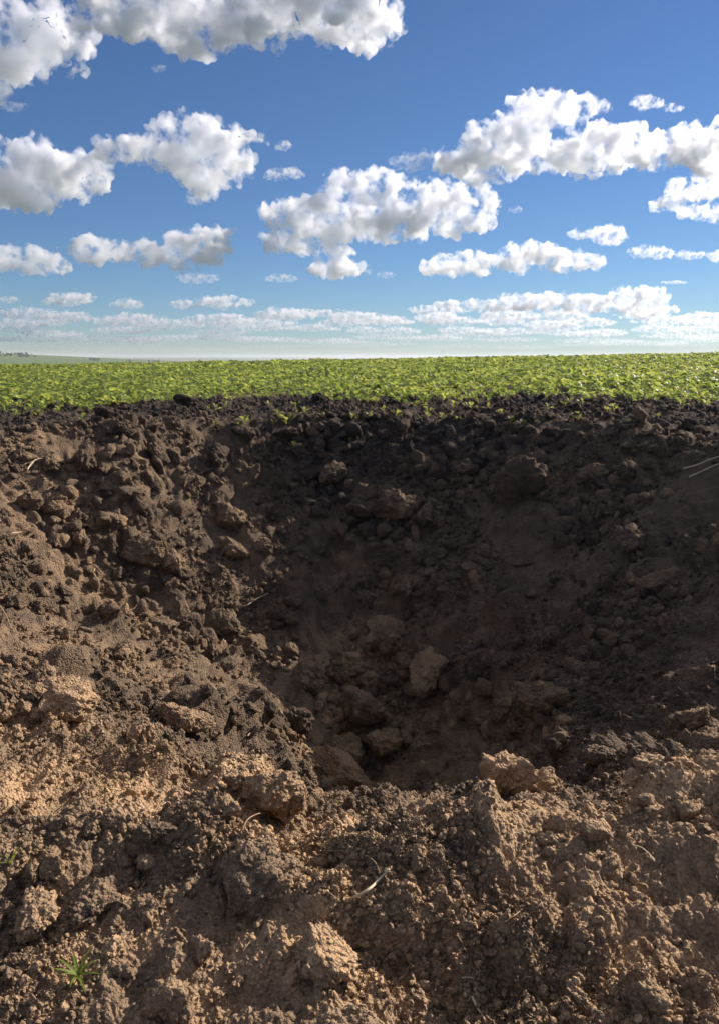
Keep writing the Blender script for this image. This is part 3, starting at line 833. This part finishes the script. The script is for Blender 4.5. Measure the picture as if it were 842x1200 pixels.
# far trees along the hill on the left
def crown_mesh(seed, wide):
    rs = np.random.default_rng(seed)
    n = 260
    c = rs.normal(size=(7, 3)) * np.array([wide, wide, 0.55]) * 0.42 + np.array([0, 0, 0.62])
    V = []; F = []
    for k in range(n):
        b = c[rs.integers(7)]; q = rs.normal(size=3); q /= np.linalg.norm(q)
        p = b + q * 0.30 * rs.random() ** 0.4
        a = rs.normal(size=3); a /= np.linalg.norm(a); e = np.cross(a, q); e /= np.linalg.norm(e) + 1e-6
        s = 0.09 + 0.06 * rs.random(); i = len(V)
        V += [p - a * s - e * s * 0.6, p + a * s - e * s * 0.5, p + a * s * 0.8 + e * s * 0.6, p - a * s * 0.7 + e * s * 0.7]; F.append((i, i + 1, i + 2, i + 3))
    return mesh_np('crown', np.array(V), np.array(F), M_TREE, False)
CROWNS = [crown_mesh(300 + k, 0.9 + 0.25 * k) for k in range(4)]
def trunk_mesh():
    V = []; F = []
    for (h, r) in ((0, 0.06), (0.3, 0.045), (0.62, 0.03), (0.95, 0.012)):
        for k in range(7): V.append((r * math.cos(k * 0.8976) + 0.02 * h, r * math.sin(k * 0.8976), h))
    for i in range(3):
        for k in range(7): F.append((7 * i + k, 7 * i + (k + 1) % 7, 7 * i + 7 + (k + 1) % 7, 7 * i + 7 + k))
    return mesh_np('trunk', np.array(V), np.array(F), M_BARK)
TRUNK = trunk_mesh()
RT = random.Random(4)
def far_tree(px, dist, h, k, label, group=None):
    x = (px - W0 / 2) / F0 * dist; z = float(land(np.array([x]), np.array([float(dist)]))[0])
    t = bpy.data.objects.new('tree', None); COL.objects.link(t); t.location = (x, dist, z - 0.2); t.scale = (h, h, h); t.rotation_euler = (0, 0, RT.uniform(0, 6.28))
    for nm, me in (('trunk', TRUNK), ('crown', CROWNS[k % 4])):
        c = link(nm, me); c.parent = t
    tag(t, label, 'tree', group)
for i, px in enumerate((-6, 2, 9, 16, 22, 30, 36, 43, 50)):
    far_tree(px, 1490 + 20 * (i % 3), (6.5, 6, 7, 6.5, 7, 8.5, 7.5, 6, 4.5)[i], i, 'dark tree in the distant tree line on the hill at far left', 'distant tree line')
for i, px in enumerate((112, 117, 121)):
    far_tree(px, 1480, (5, 6, 4)[i], i, 'dark bushy tree in the far clump left of the lone tree', 'distant clump of trees')
far_tree(157, 1470, 4.5, 2, 'low far bush on the hill between the clump and the lone tree')
far_tree(188, 1450, 7.5, 1, 'small dark tree on the skyline above the left part of the field')
far_tree(236, 1400, 9.0, 0, 'lone dark tree on the skyline where the hill sinks behind the crop')

def far_mast():
    x = (516 - W0 / 2) / F0 * 900.0; z = float(land(np.array([x]), np.array([900.0]))[0])
    t = bpy.data.objects.new('utility_pole', None); COL.objects.link(t); t.location = (x, 900, z)
    top = 1.3 + 900 * 8 / F0 - z
    for nm, (a, b, c), (zc, xc) in (('pole', (0.28, 0.28, top), (top / 2, 0)), ('crossarm', (2.6, 0.2, 0.25), (top - 1.0, 0))):
        bm = bmesh.new(); bmesh.ops.create_cone(bm, segments=8, cap_ends=True, radius1=0.5, radius2=0.38 if nm == 'pole' else 0.5, depth=1.0)
        me = bpy.data.meshes.new(nm); bm.to_mesh(me); bm.free(); me.materials.append(M_POLE)
        o = link(nm, me, (xc, 0, zc)); o.parent = t
        if nm == 'pole': o.scale = (a, b, c)
        else: o.scale = (c, b, a); o.rotation_euler = (0, math.pi / 2, 0)
    tag(t, 'thin far pole rising above the crop skyline near the centre', 'pole')
far_mast()
# ------------------------------------------------------------------ cumulus clouds: closed bodies of mist
CLOUD_MATS = {}
ICO_V, ICO_F = ico(2)
def cloud_material(density, wl):
    key = (round(density, 6), round(wl))
    if key in CLOUD_MATS: return CLOUD_MATS[key]
    m, nt, N, L = new_mat('cloud_mist')
    out = N.new('ShaderNodeOutputMaterial'); v = N.new('ShaderNodeVolumePrincipled')
    v.inputs['Color'].default_value = (0.935, 0.95, 0.98, 1)
    v.inputs['Anisotropy'].default_value = 0.55
    # torn, uneven mist: thick billows and thin gaps
    tc = N.new('ShaderNodeTexCoord')
    nz = N.new('ShaderNodeTexNoise'); nz.inputs['Scale'].default_value = 1.0 / (wl * 0.75); nz.inputs['Detail'].default_value = 8.0; nz.inputs['Roughness'].default_value = 0.66
    L.new(tc.outputs['Object'], nz.inputs['Vector'])
    mr = N.new('ShaderNodeMapRange'); mr.inputs['From Min'].default_value = 0.485; mr.inputs['From Max'].default_value = 0.73
    mr.inputs['To Min'].default_value = 0.0; mr.inputs['To Max'].default_value = density
    L.new(nz.outputs['Fac'], mr.inputs['Value']); L.new(mr.outputs[0], v.inputs['Density'])
    L.new(v.outputs[0], out.inputs['Volume'])
    CLOUD_MATS[key] = m
    return m

def cloud_body(name, subs, seed, dens=1.0, alt=1000.0, voxel=1.6):
    """subs: patches (cx, cy, rx, ry) of the cloud as seen in the layout frame"""
    rs = np.random.default_rng(seed)
    ycen = max(c[1] + 0.5 * c[3] for c in subs)
    xcen = sum(c[0] for c in subs) / len(subs)
    d0 = pix_ray(xcen, ycen)
    dist = min(alt / max(d0.z, 0.03), 26000.0)
    mean = pix_ray(xcen, sum(c[1] for c in subs) / len(subs))
    P0 = EYE + mean * dist
    big = max(c[3] for c in subs) * dist / F0
    V = []; Fc = []; nb = 0
    for (cx, cy, rx, ry) in subs:
        ry_m = ry * dist / F0
        n = int(8 + 12 * rx / ry)
        for k in range(n):
            a = rs.random() * 2 * math.pi; q = math.sqrt(rs.random())
            u = q * math.cos(a); v = q * math.sin(a)
            r = 1.45 * ry_m * (0.22 + 0.46 * rs.random()) * (1.05 - 0.45 * q)
            ux = cx + rx * u * 0.88; vy = cy + (ry * v * 0.62)
            dd = pix_ray(ux, vy)
            p = EYE + dd * (dist + ry_m * 0.9 * (rs.random() - 0.5) * 2) - P0
            V.append(ICO_V * (np.array([1.25, 1.0, 0.85]) * r) + np.array(p)); Fc.append(ICO_F + nb); nb += len(ICO_V)
    me = mesh_np(name, np.concatenate(V), np.concatenate(Fc))
    o = link(name, me, P0)
    rm = o.modifiers.new('r', 'REMESH'); rm.mode = 'VOXEL'; rm.voxel_size = voxel * dist / F0; rm.use_smooth_shade = True
    dg = bpy.context.evaluated_depsgraph_get(); dg.update()
    ev = o.evaluated_get(dg); m2 = bpy.data.meshes.new_from_object(ev)
    o.modifiers.clear(); o.data = m2; bpy.data.meshes.remove(me)
    nv = len(m2.vertices); co = np.empty(nv * 3, np.float32); m2.vertices.foreach_get('co', co); co = co.reshape(-1, 3)
    no = np.empty(nv * 3, np.float32); m2.vertices.foreach_get('normal', no); no = no.reshape(-1, 3)
    p = co / (big * 0.75) + seed * 3.7
    nf = max(1, min(4, int(math.log2(max(2.0, big * F0 / dist * 0.5 / 3.5)))))
    disp = 0.16 * fbm3(p * 0.8, 2, 3, 0.5) + 0.17 * fbm3(p * 1.6, nf, 9, 0.58, True)
    co = co + no * (disp * big)[:, None]
    m2.vertices.foreach_set('co', co.astype(np.float32).ravel()); m2.update()
    m2.materials.clear(); m2.materials.append(cloud_material(dens * 0.46 * F0 / dist, big))
    return o

CLOUDS = [
 # label, patches, density
 ('ragged white cloud filling the top left corner of the sky', [(28, 40, 40, 40), (-20, 60, 50, 45), (75, 52, 34, 22), (95, 82, 18, 10), (20, 85, 30, 18)], 0.7),
 ('long grey bottomed cloud cut by the top edge of the picture', [(150, 14, 75, 28), (250, 20, 80, 42), (330, 8, 90, 32), (420, 28, 50, 32), (380, -10, 90, 30)], 1.0),
 ('rounded white cloud on the left edge below the top corner cloud', [(35, 205, 70, 40), (80, 208, 45, 32), (-20, 200, 60, 40)], 1.0),
 ('broad ragged white cloud in the upper left with two lobes', [(165, 175, 50, 20), (225, 160, 60, 26), (250, 195, 48, 34), (215, 185, 50, 22), (290, 165, 24, 12)], 0.8),
 ('tiny cloud wisp right of the broad upper left cloud', [(333, 204, 24, 9)], 0.5),
 ('tiny round puff above the wisp in the upper left', [(331, 171, 9, 7)], 0.5),
 ('largest cloud, grey in the middle, hanging over the centre of the field', [(430, 222, 60, 26), (510, 244, 80, 32), (370, 255, 70, 30), (430, 265, 70, 26), (350, 280, 52, 18), (400, 315, 36, 14), (395, 298, 30, 12)], 1.0),
 ('big two armed white cloud in the upper right', [(640, 130, 52, 24), (590, 165, 60, 30), (560, 190, 45, 30), (640, 185, 50, 22), (715, 175, 70, 30), (780, 172, 55, 24), (835, 180, 30, 30)], 0.9),
 ('small wispy puff above the two armed cloud at upper right', [(757, 120, 17, 9), (790, 127, 11, 6)], 0.4),
 ('white puffs at the right edge under the two armed cloud', [(815, 222, 35, 16), (780, 240, 24, 10), (825, 250, 30, 12)], 0.7),
 ('long flat white cloud in the middle left of the sky', [(115, 292, 55, 17), (215, 295, 60, 24), (225, 278, 35, 14), (258, 273, 22, 8), (165, 298, 40, 14)], 0.9),
 ('low white cloud on the left edge beside the long flat cloud', [(25, 305, 52, 18), (55, 312, 28, 12)], 0.9),
 ('thin short cloud strip just below the long flat cloud', [(233, 326, 28, 7)], 0.5),
 ('small thin cloud strip left of the largest cloud\'s tail', [(330, 326, 22, 6)], 0.5),
 ('double humped cloud right of centre with a dark hollow', [(540, 310, 48, 18), (620, 302, 46, 20), (665, 306, 38, 16)], 0.95),
 ('small round cloud above the double humped cloud', [(708, 276, 26, 13), (677, 275, 12, 8)], 0.7),
 ('small oval cloud low on the right side of the sky', [(763, 296, 28, 9)], 0.7),
 ('thin puff right of the small oval cloud', [(808, 299, 18, 6)], 0.6),
 ('puff cut by the right edge beside the small oval cloud', [(842, 298, 12, 9)], 0.6),
 ('small cloud low on the left edge above the far hills', [(13, 351, 14, 5)], 1.1),
 ('flat cloud low on the left above the horizon haze', [(85, 350, 36, 9), (70, 354, 24, 6)], 1.2),
 ('little cloud between two flat low clouds on the left', [(150, 356, 22, 7)], 1.1),
 ('low cloud with a dome end below the long flat cloud', [(262, 354, 38, 9), (217, 357, 20, 6)], 1.2),
 ('long low bank of cloud above the right half of the field', [(560, 358, 60, 9), (625, 354, 60, 13), (690, 356, 50, 14), (745, 346, 40, 12), (750, 362, 45, 12)], 1.2),
 ('small cloud strip at the left end of the low bank', [(510, 363, 35, 7), (455, 375, 26, 6)], 1.1),
 ('low cloud strip left of centre over the horizon', [(350, 368, 40, 7), (390, 366, 26, 5)], 1.0),
 ('thin sliver of cloud above the right end of the low bank', [(788, 331, 18, 3)], 1.0),
 ('thin torn scrap of cloud left of the two armed cloud', [(480, 190, 20, 12), (498, 182, 10, 7)], 0.22),
 ('faint scrap under the top left corner cloud', [(16, 125, 18, 7)], 0.2),
 ('tiny faint scrap below the long cloud at the top', [(186, 80, 9, 5)], 0.2),
 ('small scrap beneath the broad ragged upper left cloud', [(230, 232, 12, 9)], 0.4),
 ('little scrap at the right tip of the largest cloud', [(604, 246, 9, 5)], 0.25),
 ('tiny scrap right of the largest cloud\'s tail', [(452, 322, 12, 5)], 0.3),
 ('small puff touching the top of the largest cloud at left', [(401, 200, 8, 6)], 0.5),
 ('wisp trailing right from the upper arm of the two armed cloud', [(700, 126, 18, 9)], 0.3),
]
rs_c = np.random.default_rng(5)
for k, (lab, subs, den) in enumerate(CLOUDS):
    o = cloud_body('cloud', subs, k + 1, den)
    tag(o, lab, 'cloud', 'cumulus clouds over the field')
# the far decks above the horizon: small flattened clouds in receding rows
row = 0
for (yy, n, rx, ry, den) in ((371, 11, 38, 7.5, 1.3), (379, 14, 38, 6.0, 1.2), (387, 15, 42, 5.0, 1.1), (394, 14, 50, 4.2, 1.0), (400, 12, 60, 3.4, 0.55), (406, 9, 60, 2.6, 0.35)):
    for i in range(n):
        px = -20 + 882 * (i + 0.2 + 0.6 * rs_c.random()) / n
        y2 = yy + rs_c.normal() * 2.2
        r1 = rx * (0.6 + 0.8 * rs_c.random())
        o = cloud_body('cloud', [(px, y2, r1, ry), (px + r1 * 0.5 * (rs_c.random() - 0.5), y2 - ry * 0.3, r1 * 0.6, ry * 0.9)], 100 + row, den, voxel=1.3)
        tag(o, 'faint small far cloud in the low rows just above the horizon', 'cloud', 'faint far clouds above the horizon')
        row += 1
# the broken cloud cover repeated unseen round the sky, added to brighten the shade
base_clouds = [o for o in COL.objects if o.name.startswith('cloud') and o.get('group') == 'cumulus clouds over the field'][:20]
for turn in (62, 121, 180, 239, 298):
    for o in (base_clouds[0::2] if turn == 298 else base_clouds):
        c = o.copy(); COL.objects.link(c)
        rz = Matrix.Rotation(math.radians(turn), 4, 'Z')
        c.matrix_world = rz @ Matrix.Translation(o.location)
        tag(c, 'unseen cumulus cloud added beyond the edges of the picture to light the shade', 'cloud', 'clouds outside the picture')
for k, (az, rr) in enumerate(((150, 350), (250, 700), (330, 900), (110, 1000), (190, 1200), (290, 1350), (225, 250), (160, 900))):  # more unseen clouds overhead, added as fill light
    o = base_clouds[(1, 6, 3, 7, 2, 10, 0, 14)[k]]
    c = o.copy(); COL.objects.link(c); a = math.radians(az)
    c.location = (rr * math.sin(a), rr * math.cos(a), 1050); c.rotation_euler = (0, 0, a * 1.7)
    tag(c, 'unseen cumulus cloud added beyond the edges of the picture to light the shade', 'cloud', 'clouds outside the picture')
# ------------------------------------------------------------------ the air near the ground, which pales the far hill
def build_haze():
    bm = bmesh.new(); bmesh.ops.create_cube(bm, size=1.0)
    me = bpy.data.meshes.new('haze'); bm.to_mesh(me); bm.free()
    m, nt, N, L = new_mat('haze_air')
    out = N.new('ShaderNodeOutputMaterial'); v = N.new('ShaderNodeVolumePrincipled')
    v.inputs['Color'].default_value = (0.86, 0.92, 1.0, 1); v.inputs['Density'].default_value = 0.00016; v.inputs['Anisotropy'].default_value = 0.3
    L.new(v.outputs[0], out.inputs['Volume']); me.materials.append(m)
    o = link('haze', me, (0, 0, -18)); o.scale = (40400, 40400, 72)
    tag(o, 'thin pale haze in the air over the land', 'haze', None, 'stuff')
build_haze()
